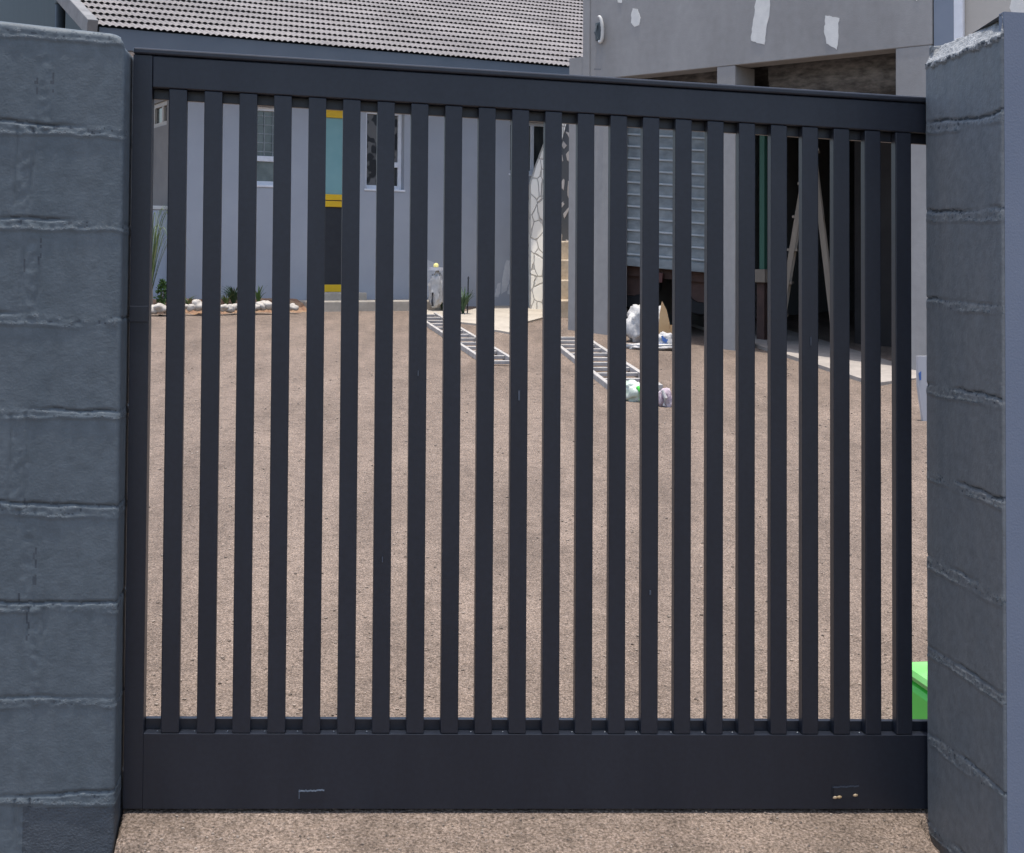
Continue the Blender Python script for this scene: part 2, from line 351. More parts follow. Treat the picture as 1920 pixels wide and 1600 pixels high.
def vjl(k): return [(-.185-.02*((k*37)%3-1), .016)] if k%4 != 1 else []
lw_ = block_wall('wall_body', path, ltop, zg(-1.2,3)-.4, ca[1], chh, lambda x,y: (gk*.9)*(x-ca[0]) if x>-3 else 0, vjl, t_l, [M['block'],M['blockdark'],M['dry'],M['crack'],M['capmortar']], seed=1)
for p in lw_.data.polygons:
    c = p.center
    if c.z - gk*.9*(c.x-ca[0]) < ca[1]-7*chh-.016 and c.x > ex-.185 and p.material_index == 0: p.material_index = 1

# --- right wall
rx = G.hit(1735,800,-.012)[0]
D = .40
for _ in range(40):
    pass
best = min(((abs(G.hit(1880,700,-q/1000)[0]-rx), q/1000) for q in range(200,700,2)))
D = best[1]
print('right pillar depth', D, 'inner x', rx)
rt_far = G.hit(1737,88,-.012)[1]; rt_near = G.hit(1876,25,-D)[1]
def rtop(x,y,a): return lerp(rt_far, rt_near, max(0,min(1,(-y-.012)/(D-.012)))) + .006*N(y,a,3,14)
path = [(rx+5,-.012,0,1,0,0),(rx+.012,-.012,0,1,0,0)]
n = 130
for k in range(0,5):
    an = k/4*math.pi/2; path.append((rx+.010-.010*math.sin(an), -.012-.010*(1-math.cos(an)), -math.sin(an), math.cos(an), .002*k, .5))
for i in range(1,n+1):
    y = lerp(-.022, -D+.006, i/n); path.append((rx,y,-1,0,-y,1))
for k in range(1,5):
    an = k/4*math.pi/2; path.append((rx+.006*(1-math.cos(an)), -D+.006-.006*math.sin(an), -math.cos(an), -math.sin(an), D+.002*k, .25))
pathB = [(rx+.006+.01*i, -D, 0,-1, D+.01+.01*i, .12) for i in range(1,14)] + [(rx+5,-D,0,-1,9,0)]
cR = G.hit(1737,243,-.012)[1]; cR2 = G.hit(1737,1378,-.012)[1]; chR = (cR-cR2)/7
cN = G.hit(1876,215,-D)[1]; cN2 = G.hit(1876,1500,-D)[1]
print('course heights', chh, chR, (cN-cN2)/7, 'far/near first course z', cR, cN, cR2, cN2)
ksl = ((cN-cR)+(cN2-cR2))/2/(D-.012)
t_r = thing('block_wall', 'blue-grey painted block pillar right of the gate with rough pale mortar on top', 'wall', G.w(0,0,0), G.yaw)
block_wall('wall_body', path, rtop, zg(1.2,3)-.4, cR, chR, lambda x,y: ksl*(-y-.012), lambda k: [], t_r, [M['blockgrey'],M['blockdark'],M['dry'],M['crack'],M['capmortar']], cap_lean=.045, seed=5, crk=.6)
bmf = NB(); ztn = rt_near+.004
fr = [(rx+.006,-D-.001),(rx+5,-D-.001),(rx+5,-D+.03),(rx+.010,-D+.03)]
vb = [bmf.verts.new((x,y,zg(1.2,3)-.4)) for x,y in fr]; vt = [bmf.verts.new((x,y,ztn - .10*(x-rx) if x<rx+1 else ztn-.1)) for x,y in fr]
for i in range(4): bmf.faces.new((vb[i],vb[(i+1)%4],vt[(i+1)%4],vt[i]))
bmf.faces.new(vt)
obj('front_plaster', bmf, M['plaster'], t_r)['label'] = 'smooth lighter blue plaster front face'

# ------------------------------------------------------------------ gate
gate = thing('sliding_gate', 'black steel driveway gate with wide vertical slats between block walls', 'gate', G.w(0,0,0), G.yaw)
gl = gx_l; gr = rx+.10
t_top = gline((250,89),(1727,182)); t_cap = gline((250,102),(1727,194)); t_bot = gline((285,164),(1727,250)); t_ch = gline((285,183),(1727,268))
b_top = gline((268,1376),(1732,1379)); b_ch = gline((268,1355),(1732,1360)); b_bot = gline((231,1517),(1732,1517)); b_mid = gline((231,1446),(1732,1447))
sx = G.hit(284,420)[0]
sx = (G.hit(285,200)[0]+G.hit(270,1340)[0])/2
bm = NB(); sbox(bm, gl, sx-.0006, 0,.05, b_bot, lambda x: t_cap(x)-.0)
obj('stile', bm, M['gate'], gate, .0008)
bm = NB(); sbox(bm, gr-.045, gr, .0,.05, b_bot, t_cap); obj('stile', bm, M['gate'], gate, .0025)
bm = NB(); sbox(bm, sx, gr-.0465, -.001,.05, t_bot, lambda x: t_cap(x)-.0005)
obj('top_rail', bm, M['gate'], gate, .0025)
bm = NB(); sbox(bm, gl, gr, -.007,.055, lambda x: t_cap(x)+.001, t_top); obj('rail_cap', bm, M['gate'], gate, .004)
bm = NB()
sbox(bm, sx-.0003, gr-.0465, -.0002,.05, b_bot, b_top)
obj('bottom_rail', bm, M['gate'], gate, .0006)
bm = NB(); sbox(bm, sx, gr-.0465, .030,.046, lambda x: t_ch(x), lambda x: t_bot(x)-.0005); obj('slat_channel', bm, M['gate'], gate, .001)
bm = NB(); sbox(bm, sx, gr-.0465, .030,.046, lambda x: b_top(x)+.0005, b_ch); obj('slat_channel', bm, M['gate'], gate, .001)
s1 = (G.hit(316,175)[0]+G.hit(302,1350)[0])/2
s23 = (G.hit(1683,425)[0]+G.hit(1679,1200)[0])/2
pit = (s23-s1)/22
print('pitch', pit, 'gate height', t_top(gl)-b_bot(gl), t_top(rx)-b_bot(rx), 'width', rx-gl)
sw = pit*.515
for i in range(23):
    x0 = s1+pit*i+random.uniform(-.0006,.0006); x1 = x0+sw
    bm = NB(); sbox(bm, x0, x1, .0015+random.uniform(0,.0006), .0295, lambda x: b_top(x)-.0+.0006, lambda x: t_bot(x)-.0006)
    obj('slat', bm, M['gate'], gate, .0022)
# weld marks on the ledge, scuffs and the two slots of the bottom rail with painted glints
def slot(px0,px1,py0,py1, m1, m2):
    x0,z1 = G.hit(px0,py0); x1,z0 = G.hit(px1,py1)
    bm = NB(); n = 16
    for k in range(n):
        a0 = lerp(x0,x1,k/n); a1 = lerp(x0,x1,(k+1)/n); zz = z1-.0015+random.uniform(-.001,.001)
        hexa(bm, [(a0,-.0035,zz-.0025),(a1,-.0035,zz-.0025),(a1,0,zz-.0025),(a0,0,zz-.0025),(a0,-.0025,zz),(a1,-.0025,zz),(a1,0,zz),(a0,0,zz)])
    hexa(bm, [(x0,-.0035,z0+.006),(x0+.0025,-.0035,z0+.006),(x0+.0025,0,z0+.006),(x0,0,z0+.006),(x0,-.0025,z1),(x0+.0025,-.0025,z1),(x0+.0025,0,z1),(x0,0,z1)])
    o = obj('rail_slot', bm, m1, gate)
    bm = NB(); box(bm, x0+.004,x1-.002,-.0019,-.0005,z0,z1-.004); obj('slot_plug', bm, m2, o)
    return o,(x0,x1,z0,z1)
slot(560,608,1481,1500, M['scuff_highlight'], M['gate'])  # paler blue rim stands in for highlights around the slot
o,(x0,x1,z0,z1) = slot(1560,1610,1474,1494, M['gate'], M['darkpanel'])
for fx in (.10,.26,.86):  # orange blobs added as painted glints of light in the slot
    bm = NB(); bmesh.ops.create_icosphere(bm, subdivisions=1, radius=.0045)
    for v in bm.verts: v.co = Vector((lerp(x0,x1,fx)+v.co.x*1.5, -.003+v.co.y*.4, z0+.002+v.co.z*.8+.004*(fx-.2)))
    q = obj('slot_glint', bm, M['steel'], o); q['label'] = 'painted orange glint of light in the slot'
for i in range(23):
    if random.random() < .6:
        x = s1+pit*i-random.uniform(.004,.012)
        bm = NB(); bmesh.ops.create_icosphere(bm, subdivisions=1, radius=.0022)
        for v in bm.verts: v.co += Vector((x,.012,b_top(x)+.0015))
        obj('weld_spatter', bm, M['scuff_highlight'], gate)
for (px,py,wl,hl) in ((962,742,.004,.022),(1203,1112,.0035,.010),(806,700,.002,.012),(1520,640,.002,.02),(690,1050,.002,.012),(1120,130,.016,.0012)):
    q = G.hit(px,py); ii = round((q[0]-s1-sw/2)/pit); cx = s1+pit*ii+sw/2 if 270 < py < 1350 else q[0]
    bm = NB(); box(bm,cx-wl/2,cx+wl/2,-.0012 if 270<py<1350 else -.0018,.001,q[1]-hl/2,q[1]+hl/2); obj('scuff_mark', bm, M['scuff_highlight'], gate)
# bracket seam on the left stile
xm, zm1 = G.hit(262,574); _, zm0 = G.hit(262,604)
bm = NB(); box(bm, gl-.001, sx-.002, -.003,.02, zm0, zm1); obj('stile_sleeve', bm, M['gate'], gate, .001)

# ------------------------------------------------------------------ house
hx = lambda px,py,yo=0: HF.hit(px,py,yo)
house = thing('house', 'pale blue-grey house with ribbed grey tiled roof behind the yard', 'house', HF.w(0,0,0), HF.yaw)
EO = -.55; PIT = math.radians(22); CL = .275; NROW = 42; RW = .0655
eL = hx(183,47,EO); eR = hx(1092,132,EO)
zeave = (eL[1]+eR[1])/2
print('eave', eL, eR)
xl = hx(334,400)[0]; xr = hx(1032,400)[0]
def rect(px0,px1,py0,py1,yo=0):
    a = hx(px0,(py0+py1)/2,yo)[0]; b = hx(px1,(py0+py1)/2,yo)[0]
    t = hx((px0+px1)/2,py0,yo)[1]; c = hx((px0+px1)/2,py1,yo)[1]
    return (a,b,c,t)
wins = {'a': rect(452,532,199,347,.0), 'b': rect(686,758,207,355,.0), 'c': rect(956,1032,228,327,.0)}
door = rect(590,664,203,548)
door = (door[0],door[1],door[2],door[3])
ops = list(wins.values())+[door]
bm = NB()
xs_ = sorted([xl,xr]+[o[0] for o in ops]+[o[1] for o in ops])
for a,b in zip(xs_,xs_[1:]):
    zz = [(-.3,zeave-.02)]
    for o in ops:
        if o[0] < (a+b)/2 < o[1]: zz = [(-.3,o[2]),(o[3],zeave-.02)]
    for z0,z1 in zz: box(bm,a,b,0,.22,z0,z1)
bmesh.ops.remove_doubles(bm, verts=bm.verts, dist=1e-5)
obj('wall', bm, M['facade'], house, recalc=False)
SF = Frame(HF.w(xl,0,0), HF.yaw-math.pi/2)
def sideq(px,py):
    q = SF.hit(px,py); return -q[0], q[1]
sy0, sz1 = sideq(313,187); sy1, sz0 = sideq(284,242)
bm = NB()
for (a,b,c_,d_) in ((.2205,sy0,-.3,zeave-.02),(sy1,sy1+.25,-.3,zeave-.02),(sy0,sy1,-.3,sz0),(sy0,sy1,sz1,zeave-.02)): box(bm,xl,xl+.2,a,b,c_,d_)
bmesh.ops.remove_doubles(bm, verts=bm.verts, dist=1e-5)
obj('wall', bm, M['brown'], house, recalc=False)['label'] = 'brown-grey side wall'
bm = NB()
for (a,b,c_,d_) in ((sy0+.001,sy0+.06,sz0+.001,sz1-.001),(sy1-.06,sy1-.001,sz0+.001,sz1-.001),(sy0+.06,sy1-.06,sz1-.05,sz1-.001),(sy0+.06,sy1-.06,sz0+.001,sz0+.05),(sy0+.20,sy0+.26,sz0+.05,sz1-.05)): box(bm,xl+.02,xl+.08,a,b,c_,d_)
wv_ = obj('window', bm, M['beige'], house, .003)
bm = NB(); box(bm,xl+.045,xl+.055,sy0+.06,sy1-.06,sz0+.05,sz1-.05); obj('pane', bm, M['darkglass'], wv_)
yrd = EO+NROW*CL*math.cos(PIT); zrd = zeave+NROW*CL*math.sin(PIT)
gp = [(.6,zeave-.019),(15,zeave-.019),(15,zrd-1.6),(yrd,zrd-.09),(.6,zeave+.36)]
bm = NB(); v1 = [bm.verts.new((xl,y,z)) for y,z in gp]; v2 = [bm.verts.new((xl+.2,y,z)) for y,z in gp]
bm.faces.new(v1); bm.faces.new(v2[::-1])
for i in range(5): bm.faces.new((v1[i],v2[i],v2[(i+1)%5],v1[(i+1)%5]))
obj('gable_wall', bm, M['teal'], house)
bm = NB(); box(bm,xl-.004,xl+.2,sy1+.2505,15,-.3,zeave-.021); obj('wall', bm, M['teal'], house)['label'] = 'dark teal rear part of the side wall'
VX = (xl+eL[0])/2; VF = Frame(HF.w(VX,0,0), HF.yaw-math.pi/2)
va = -VF.hit(104,25)[0]; vb_ = -VF.hit(123,25)[0]; vz = VF.hit(113,4)[1]; vy=(va+vb_)/2; vr=.062
bm = NB(); tube(bm,[(VX,vy,-.3),(VX,vy,vz-.03)],vr,16); vp = obj('vent_pipe', bm, M['pipe'], house, smooth=True)
bm = NB(); tube(bm,[(VX,vy,vz-.029),(VX,vy,vz+.03)],vr*1.18,16); obj('pipe_cap', bm, M['pipe'], vp)
bm = NB(); box(bm, xr-.2,xr,.2205,7,-.3,zeave-.02); obj('wall', bm, M['facade'], house)
def window(o, mullion, sash, panes, curtain=None, name_lab=None):
    x0,x1,z0,z1 = o; fw = .045
    f = NB()
    for (a,b,c,d_) in ((x0+.001,x0+fw,z0+.001,z1-.001),(x1-fw,x1-.001,z0+.001,z1-.001),(x0+fw,x1-fw,z1-fw,z1-.001),(x0+fw,x1-fw,z0+.001,z0+fw)): box(f,a,b,.07,.13,c,d_)
    wn = obj('window', f, M['white'], house, .004)
    bars = NB()
    if mullion: box(bars, mullion-.022, mullion+.022, .072,.128, z0+fw, z1-fw)
    for (a,b,zz) in sash: box(bars,a,b,.066,.126,zz-.03,zz+.03)
    if len(bars.verts): obj('sash_bar', bars, M['white'], wn, .004)
    else: bars.free()
    for (a,b,c,d_,m) in panes:
        p = NB(); box(p,a,b,.095,.103,c,d_); obj('pane', p, m, wn)
    s = NB(); box(s, x0-.015,x1+.015,-.012,.069,z0-.024,z0-.0005); obj('sill', s, M['white'], wn, .004)
    return wn
def pat_mat(name, c1, c2, sc):
    return mat(name, c1, .3, c2, sc, (.47,.53), spec=.5, detail=1)
M['patglass'] = pat_mat('patterned_curtain_glass', (.014,.015,.018), (.13,.125,.12), 9)
x0,x1,z0,z1 = wins['a']; zs = hx(495,297)[1]
w1 = window(wins['a'], None, [(x0+.045,x1-.045,zs)], [(x0+.045,x1-.045,z0+.045,zs-.03,M['greyglass']),(x0+.045,x1-.045,zs+.03,z1-.045,M['greyglass'])])
bm = NB()
for k in range(5): 
    zz = lerp(zs+.08,z1-.1,k/4); box(bm, x0+.047,x1-.047,.09,.0945,zz-.006,zz+.006)
for k in range(1,5):
    xx = lerp(x0,x1,k/5); box(bm, xx-.006,xx+.006,.0855,.0895,zs+.032,z1-.047)
obj('burglar_bars', bm, M['rib'], w1)
x0,x1,z0,z1 = wins['b']; mu = hx(720,280)[0]; zs = hx(746,309)[1]
window(wins['b'], mu, [(mu+.022,x1-.045,zs)], [(x0+.045,mu-.022,z0+.045,z1-.045,M['patglass']),(mu+.022,x1-.045,z0+.045,zs-.03,M['darkglass']),(mu+.022,x1-.045,zs+.03,z1-.045,M['patglass'])])
x0,x1,z0,z1 = wins['c']; mu = hx(1004,280)[0]
window(wins['c'], mu, [], [(x0+.045,mu-.022,z0+.045,z1-.045,M['darkglass']),(mu+.022,x1-.045,z0+.045,z1-.045,M['darkglass'])])
# door with yellow rails
x0,x1,z0,z1 = door
bm = NB()
zr = [hx(625,v)[1] for v in (203,220,364,376,388,534,548)]
for a,b in ((zr[6],zr[5]),(zr[4],zr[3]-.004),(zr[3]+.004,zr[2]),(zr[1],zr[0])): box(bm,x0+.07,x1-.07,.05,.11,a+.001,b-.001)
box(bm,x0+.001,x0+.07,.05,.11,z0+.001,z1-.001); box(bm,x1-.07,x1-.001,.05,.11,z0+.001,z1-.001)
dr = obj('door', bm, M['yellow'], house, .004); dr['label'] = 'yellow framed door with teal glass over charcoal panel'
bm = NB(); box(bm,x0+.07,x1-.07,.075,.085,zr[2],zr[1]); obj('pane', bm, M['tealglass'], dr)
bm = NB(); box(bm,x0+.07,x1-.07,.075,.09,zr[5],zr[4]); obj('kick_panel', bm, M['darkpanel'], dr)
bm = NB(); box(bm,x1-.06,x1-.045,.02,.05,1.0,1.12); obj('handle', bm, M['white'], dr, .003)
bm = NB(); box(bm,x0-.06,x1+.06,-.25,.05,-.16,z0-.002); obj('doorstep', bm, M['conc'], house, .01)
# pale bare patches on the wall
def patch(fr, pts, parent, m, y=-.002, jit=.35, name='bare_patch'):
    P = [fr.hit(*p) for p in pts]; poly = []
    for i,(a,b) in enumerate(zip(P, P[1:]+P[:1])):
        L_ = math.hypot(b[0]-a[0],b[1]-a[1]); n = 6
        for k in range(n):
            t = k/n; j = .04*L_*jit
            poly.append((lerp(a[0],b[0],t)+random.uniform(-j,j), lerp(a[1],b[1],t)+random.uniform(-j,j)))
    bm = NB(); prism(bm, poly, y, 0.0)
    return obj(name, bm, m, parent)
patch(HF, [(798,486),(810,490),(822,500),(834,514),(836,530),(826,545),(815,556),(798,560)], house, M['wallpatch'], jit=1.0)
for pts_ in ([(927,556),(933,532),(939,530),(938,548),(934,558)],[(939,552),(943,512),(950,488),(960,490),(957,520),(950,545)],[(951,552),(957,528),(964,526),(964,554)]): patch(HF, pts_, house, M['wallpatch'], jit=1.0)
patch(HF, [(986,372),(997,372),(1000,548),(984,548)], house, M['facade'], y=-.004)
# roof: ribbed tiles laid in courses, all one sheet
x0 = eL[0]; x1 = xr+5
ncol = int((x1-x0)/RW*8); nrow = NROW
bm = NB()
for c in range(nrow):
    prev = None
    for e in (0,.5,1.18):
        row = []
        s_ = (c+e)*CL; lift = .013-.011*e
        for i in range(ncol+1):
            x = x0+(x1-x0)*i/ncol
            wv = abs(math.sin(math.pi*(x/RW + .5*(c%2))))
            h_ = lift + .019*wv + .003*N(x,c*2.3,0,1.5) - (.012 if e > 1 else 0)
            row.append(bm.verts.new((x, EO + s_*math.cos(PIT) - h_*math.sin(PIT), zeave + s_*math.sin(PIT) + h_*math.cos(PIT))))
        if prev:
            for i in range(ncol): bm.faces.new((prev[i],prev[i+1],row[i+1],row[i]))
        prev = row
roof = obj('roof', bm, M['tile'], house, recalc=False)
for p in roof.data.polygons: p.use_smooth = False
Lr = nrow*CL
bm = NB()
def rp(s,h_): return (EO+s*math.cos(PIT)-h_*math.sin(PIT), zeave+s*math.sin(PIT)+h_*math.cos(PIT))
a,b,c_,d_ = rp(-.03,-.09), rp(Lr,-.09), rp(Lr,.075), rp(-.03,.075)
hexa(bm, [(x0-.11,*a),(x0-.004,*a),(x0-.004,*b),(x0-.11,*b),(x0-.11,*d_),(x0-.004,*d_),(x0-.004,*c_),(x0-.11,*c_)])
obj('barge_board', bm, M['barge'], house, .008)
bm = NB()                                       # roof deck and far slope
hexa(bm, [(x0,*rp(.06,-.06)),(x1,*rp(.06,-.06)),(x1,*rp(Lr,-.06)),(x0,*rp(Lr,-.06)),(x0,*rp(.06,-.012)),(x1,*rp(.06,-.012)),(x1,*rp(Lr,-.012)),(x0,*rp(Lr,-.012))])
yr, zr_ = rp(Lr,0)
x5 = xl-.05; hexa(bm, [(x5,yr+.01,zr_-.06),(x1,yr+.01,zr_-.06),(x1,yr+4.8,zr_-1.9),(x5,yr+4.8,zr_-1.9),(x5,yr+.01,zr_),(x1,yr+.01,zr_),(x1,yr+4.8,zr_-1.84),(x5,yr+4.8,zr_-1.84)])
obj('roof_deck', bm, M['teal'], house)
bm = NB(); box(bm, x0+.02,x1-.2,EO+.02,EO+.10,zeave-.215,zeave+.005); obj('fascia', bm, M['gutter'], house, .006)
bm = NB(); box(bm, x0+.02,x1-.2,EO+.11,-.003,zeave-.21,zeave-.185); obj('soffit', bm, M['white'], house)

# kerb ledge in front of the house, soil bed, concrete path
k0 = hx(545,575)[0]; k1 = hx(795,575)[0]
bm = NB(); box(bm, k0,k1,-.55,-.003,-.25,-.002); kb = struct(obj('kerb_ledge', bm, M['conc'], None, .015)); kb.location = HF.o; kb.rotation_euler=(0,0,HF.yaw)
def gpoly(name, pts, m, hgt, jit=0):
    P = [ghit(*p) for p in pts]; bm = NB()
    top = [bm.verts.new(p+Vector((random.uniform(-jit,jit),random.uniform(-jit,jit),hgt))) for p in P]; bo = [bm.verts.new(p+Vector((0,0,-.25))) for p in P]
    n = len(P); bm.faces.new(top)
    for i in range(n): bm.faces.new((bo[i],bo[(i+1)%n],top[(i+1)%n],top[i]))
    bmesh.ops.triangulate(bm, faces=[f for f in bm.faces if len(f.verts)>4])
    return struct(obj(name, bm, m))
gpoly('path', [(1088,590),(1050,590),(990,606),(955,627),(925,622),(893,611),(865,608),(798,594),(798,584),(865,590),(925,571),(960,560),(990,549),(1040,556),(1088,566)], M['conc'], .02)
# soil bed
bm = NB()
b0 = hx(262,570)[0]; b1 = hx(545,570)[0]; nn = 60; rows=[]
for j in range(9):
    row=[]
    for i in range(nn+1):
        x = lerp(b0,b1,i/nn); y = -.75*j/8-.001; e = math.sin(math.pi*min(1,j/8+.25))
        row.append(bm.verts.new((x,y-.05*N(x,y,0,3)*(j>0),-.045-.10*(j/8)+.08*max(0,e)*(1-.9*(j==8))+.04*N(x,y,2,6))))
    rows.append(row)
for a,b in zip(rows,rows[1:]):
    for i in range(nn): bm.faces.new((a[i],a[i+1],b[i+1],b[i]))
fb = struct(obj('soil_bed', bm, M['soil'], smooth=True)); fb.location = HF.o; fb.rotation_euler=(0,0,HF.yaw)
# white stones edging the bed
def rock(px,py,sz):
    sz *= .72*random.uniform(.7,1.15); q_ = hx(px+random.uniform(-2,2),py-1,-.74); p = HF.w(q_[0],-.74+random.uniform(-.05,.03),q_[1]-.02); bm = NB(); bmesh.ops.create_icosphere(bm, subdivisions=3, radius=sz)
    s = random.random()*50
    for v in bm.verts:
        q = v.co*(1+.55*N(v.co.x+s,v.co.y,v.co.z,.9/sz)+.12*N(v.co.x+s,v.co.y,v.co.z,3/sz)); v.co = Vector((q.x*1.15,q.y,q.z*.8))
    o = obj('white_stone', bm, M['rock'], smooth=True); o.location = p+Vector((0,0,sz*.35)); o.rotation_euler=(0,0,random.random()*6)
    tag(o,'white garden stone in the row edging the soil bed by the house','stone','white stones edging the soil bed')
for (px,py,sz) in [(272,580,.07),(287,581,.075),(301,579,.09),(313,581,.07),(322,578,.06),(347,575,.07),(358,577,.06),(369,573,.09),(380,577,.06),(402,576,.06),(419,577,.07),(432,579,.075),(444,577,.06),(455,576,.06),(470,577,.06),(483,577,.06),(491,575,.075),(499,573,.10),(510,577,.06),(523,578,.05),(549,577,.075)]: rock(px,py,sz)
# plants
def tuft(name, label, px, py, hgt, nb, spread, m, wid=.012, lean=.5, group=None):
    p = ghit(px,py) if px > 540 else HF.w(hx(px,py-3,-.4)[0],-.4,hx(px,py-3,-.4)[1]-.03); t = thing(name,label,'plant',p,0,group); bm = NB()
    for k in range(nb):
        an = random.random()*6.28; l = hgt*random.uniform(.6,1.05); d0 = Vector((math.cos(an),math.sin(an),0)); s = Vector((-d0.y,d0.x,0))
        pv = None
        for q in range(6):
            u = q/5; c = d0*(spread*u*u*random.uniform(.9,1.1)+.02*u) + Vector((0,0,l*(u-lean*u**3*.5)))
            ww = wid*(1-u**1.6)+.0012
            cur = [bm.verts.new(c-s*ww), bm.verts.new(c+s*ww+d0*.004)]
            if pv: bm.faces.new((pv[0],pv[1],cur[1],cur[0]))
            pv = cur
    obj('leaves', bm, m, t)
    bm = NB(); tube(bm,[(0,0,-.05),(0,0,hgt*.18)],[.02,.008],6); obj('stem', bm, M['wood'], t)
    return t
def shrub(name, label, px, py, hgt, wid, m, n=260):
    p = HF.w(hx(px,py-3,-.45)[0],-.45,hx(px,py-3,-.45)[1]-.03); t = thing(name,label,'plant',p); bm = NB()
    for k in range(n):
        u = random.random()**.8; an = random.random()*6.28; r_ = wid*random.uniform(.2,1)*math.sin(math.pi*min(1,u*.8+.15))
        c = Vector((math.cos(an)*r_,math.sin(an)*r_,hgt*u)); a = Vector((random.gauss(0,1),random.gauss(0,1),random.gauss(.8,1))).normalized(); b = a.cross(Vector((random.random(),random.random(),.3))).normalized()
        L_ = random.uniform(.02,.045)
        bm.faces.new([bm.verts.new(v) for v in (c,c+a*L_*.5+b*L_*.3,c+a*L_,c+a*L_*.5-b*L_*.3)])
    obj('leaves', bm, m, t)
    bm = NB()
    for k in range(5): tube(bm,[(0,0,-.04),(random.uniform(-.4,.4)*wid,random.uniform(-.4,.4)*wid,hgt*.6)],[.008,.003],5)
    obj('stem', bm, M['wood'], t)
shrub('shrub','small leafy green shrub behind the white stones near the left gate edge',304,574,.27,.075,M['leaf'],420)
tuft('spiky_plant','dark green spiky plant behind the white stones left of the barred window',438,573,.30,60,.14,M['leafdark'],.010)
tuft('spiky_plant','thin pale green plant in the soil bed under the barred window',484,573,.30,14,.08,M['leaf'],.010)
tuft('dry_tuft','straw-coloured dry tuft in the soil bed among white stones',352,572,.16,22,.10,M['frond'],.008)
tuft('dry_tuft','pale grey tuft beside the dark spiky plant',424,573,.18,26,.08,M['frond'],.008)
tuft('spiky_plant','dark green upright clump by the bare wall patch beside the path',868,592,.34,50,.10,M['leafdark'],.012,lean=.2)
tuft('spiky_plant','low dark green plant right beside the white sack',830,583,.28,40,.12,M['leafdark'],.012)
p = ghit(876,591); t = thing('garden_stake','thin dark upright stake beside the green clump','stake',p); bm = NB(); tube(bm,[(0,0,-.1),(.01,0,.40)],.008,6); obj('shaft', bm, M['darkpanel'], t); bm = NB(); tube(bm,[(.01,0,.4005),(.01,0,.425)],[.012,.004],6); obj('tip', bm, M['darkpanel'], t)
# arching fronds on the far left in front of the garden wall
p = HF.w(hx(255,560)[0],-.5,-.12); t = thing('palm_plant','tall plant with thin arching pale green fronds against garden wall','plant',p); bm = NB()
for k in range(26):
    an = random.uniform(-1.2,1.2); l = random.uniform(.9,1.35); d0 = Vector((math.cos(an),math.sin(an)*.7,0)); s = Vector((-d0.y,d0.x,0)); pv=None; rch = random.uniform(.15,.50)
    for q in range(10):
        u = q/9; c = Vector((0,0,.1)) + d0*(rch*u) + Vector((0,0,l*(2.3*u-1.75*u*u)))
        ww = .009*(1-u)+.0015; cur=[bm.verts.new(c-s*ww), bm.verts.new(c+s*ww)]
        if pv: bm.faces.new((pv[0],pv[1],cur[1],cur[0]))
        pv = cur
obj('fronds', bm, M['frond'], t)
bm = NB(); tube(bm,[(0,0,-.05),(0,0,.35)],[.05,.03],8); obj('stem', bm, M['wood'], t)

# garden wall and the buildings beyond the left corner
gw = thing('garden_wall','low pale blue-grey garden wall left of the house corner','wall',HF.w(0,.35,0),HF.yaw)
gx1 = xl-.002; gz = HF.hit(300,388,.35)[1]
bm = NB(); box(bm, gx1-5,gx1,0,.15,-.4,gz-.03); obj('wall_body', bm, M['gwall'], gw)
bm = NB(); box(bm, gx1-5,gx1,-.02,.17,gz-.0295,gz+.01); obj('coping', bm, M['patch'], gw, .006)
# ------------------------------------------------------------------ stone wall, steps
ST = Frame(HF.w(hx(1040,560)[0],-.6,0), math.radians(6))
def sh(px,py,yo=0): return ST.hit(px,py,yo)
sw_ = thing('stone_wall','dark-mortared crazy stone wall beside the steps','wall',ST.w(0,0,0),ST.yaw)
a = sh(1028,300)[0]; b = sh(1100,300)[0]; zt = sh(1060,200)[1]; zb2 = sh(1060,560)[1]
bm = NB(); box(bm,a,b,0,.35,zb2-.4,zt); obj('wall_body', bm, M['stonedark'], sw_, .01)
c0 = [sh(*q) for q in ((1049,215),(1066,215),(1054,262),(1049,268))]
bm = NB(); prism(bm,c0,-.012,-.001); obj('sunlit_stone', bm, M['stone'], sw_)  # sunlit corner of the wall, painted as a paler plate
sw2 = thing('stone_pier','stone-clad pier in painted sunlit cream with a slanting top at the house corner','wall',ST.w(0,-.25,0),ST.yaw)
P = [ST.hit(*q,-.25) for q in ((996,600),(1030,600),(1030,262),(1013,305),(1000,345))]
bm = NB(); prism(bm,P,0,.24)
for v in bm.verts: v.co.y += (v.co.z-P[0][1])*.16 if v.co.y < .1 else (v.co.z-P[0][1])*.16  # pier leaned back to catch the overhead sun
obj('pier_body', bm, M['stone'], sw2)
stp = thing('stone_steps','four sandstone steps climbing between stone wall and garage','steps',ST.w(0,0,0),ST.yaw)
a = sh(1034,500)[0]
for k,(y0_,y1_) in enumerate(((452,487),(487,525),(525,563),(563,592))):
    yo = -.28-.30*k; q0 = ST.hit(1036,y0_,yo); q1 = ST.hit(1096,y1_,yo)
    zt_ = q0[1]; bm = NB(); box(bm, q0[0], q1[0], yo, yo+.299 if k else -.001, zb2-.6, zt_); obj('step', bm, M['sand'], stp, .015)

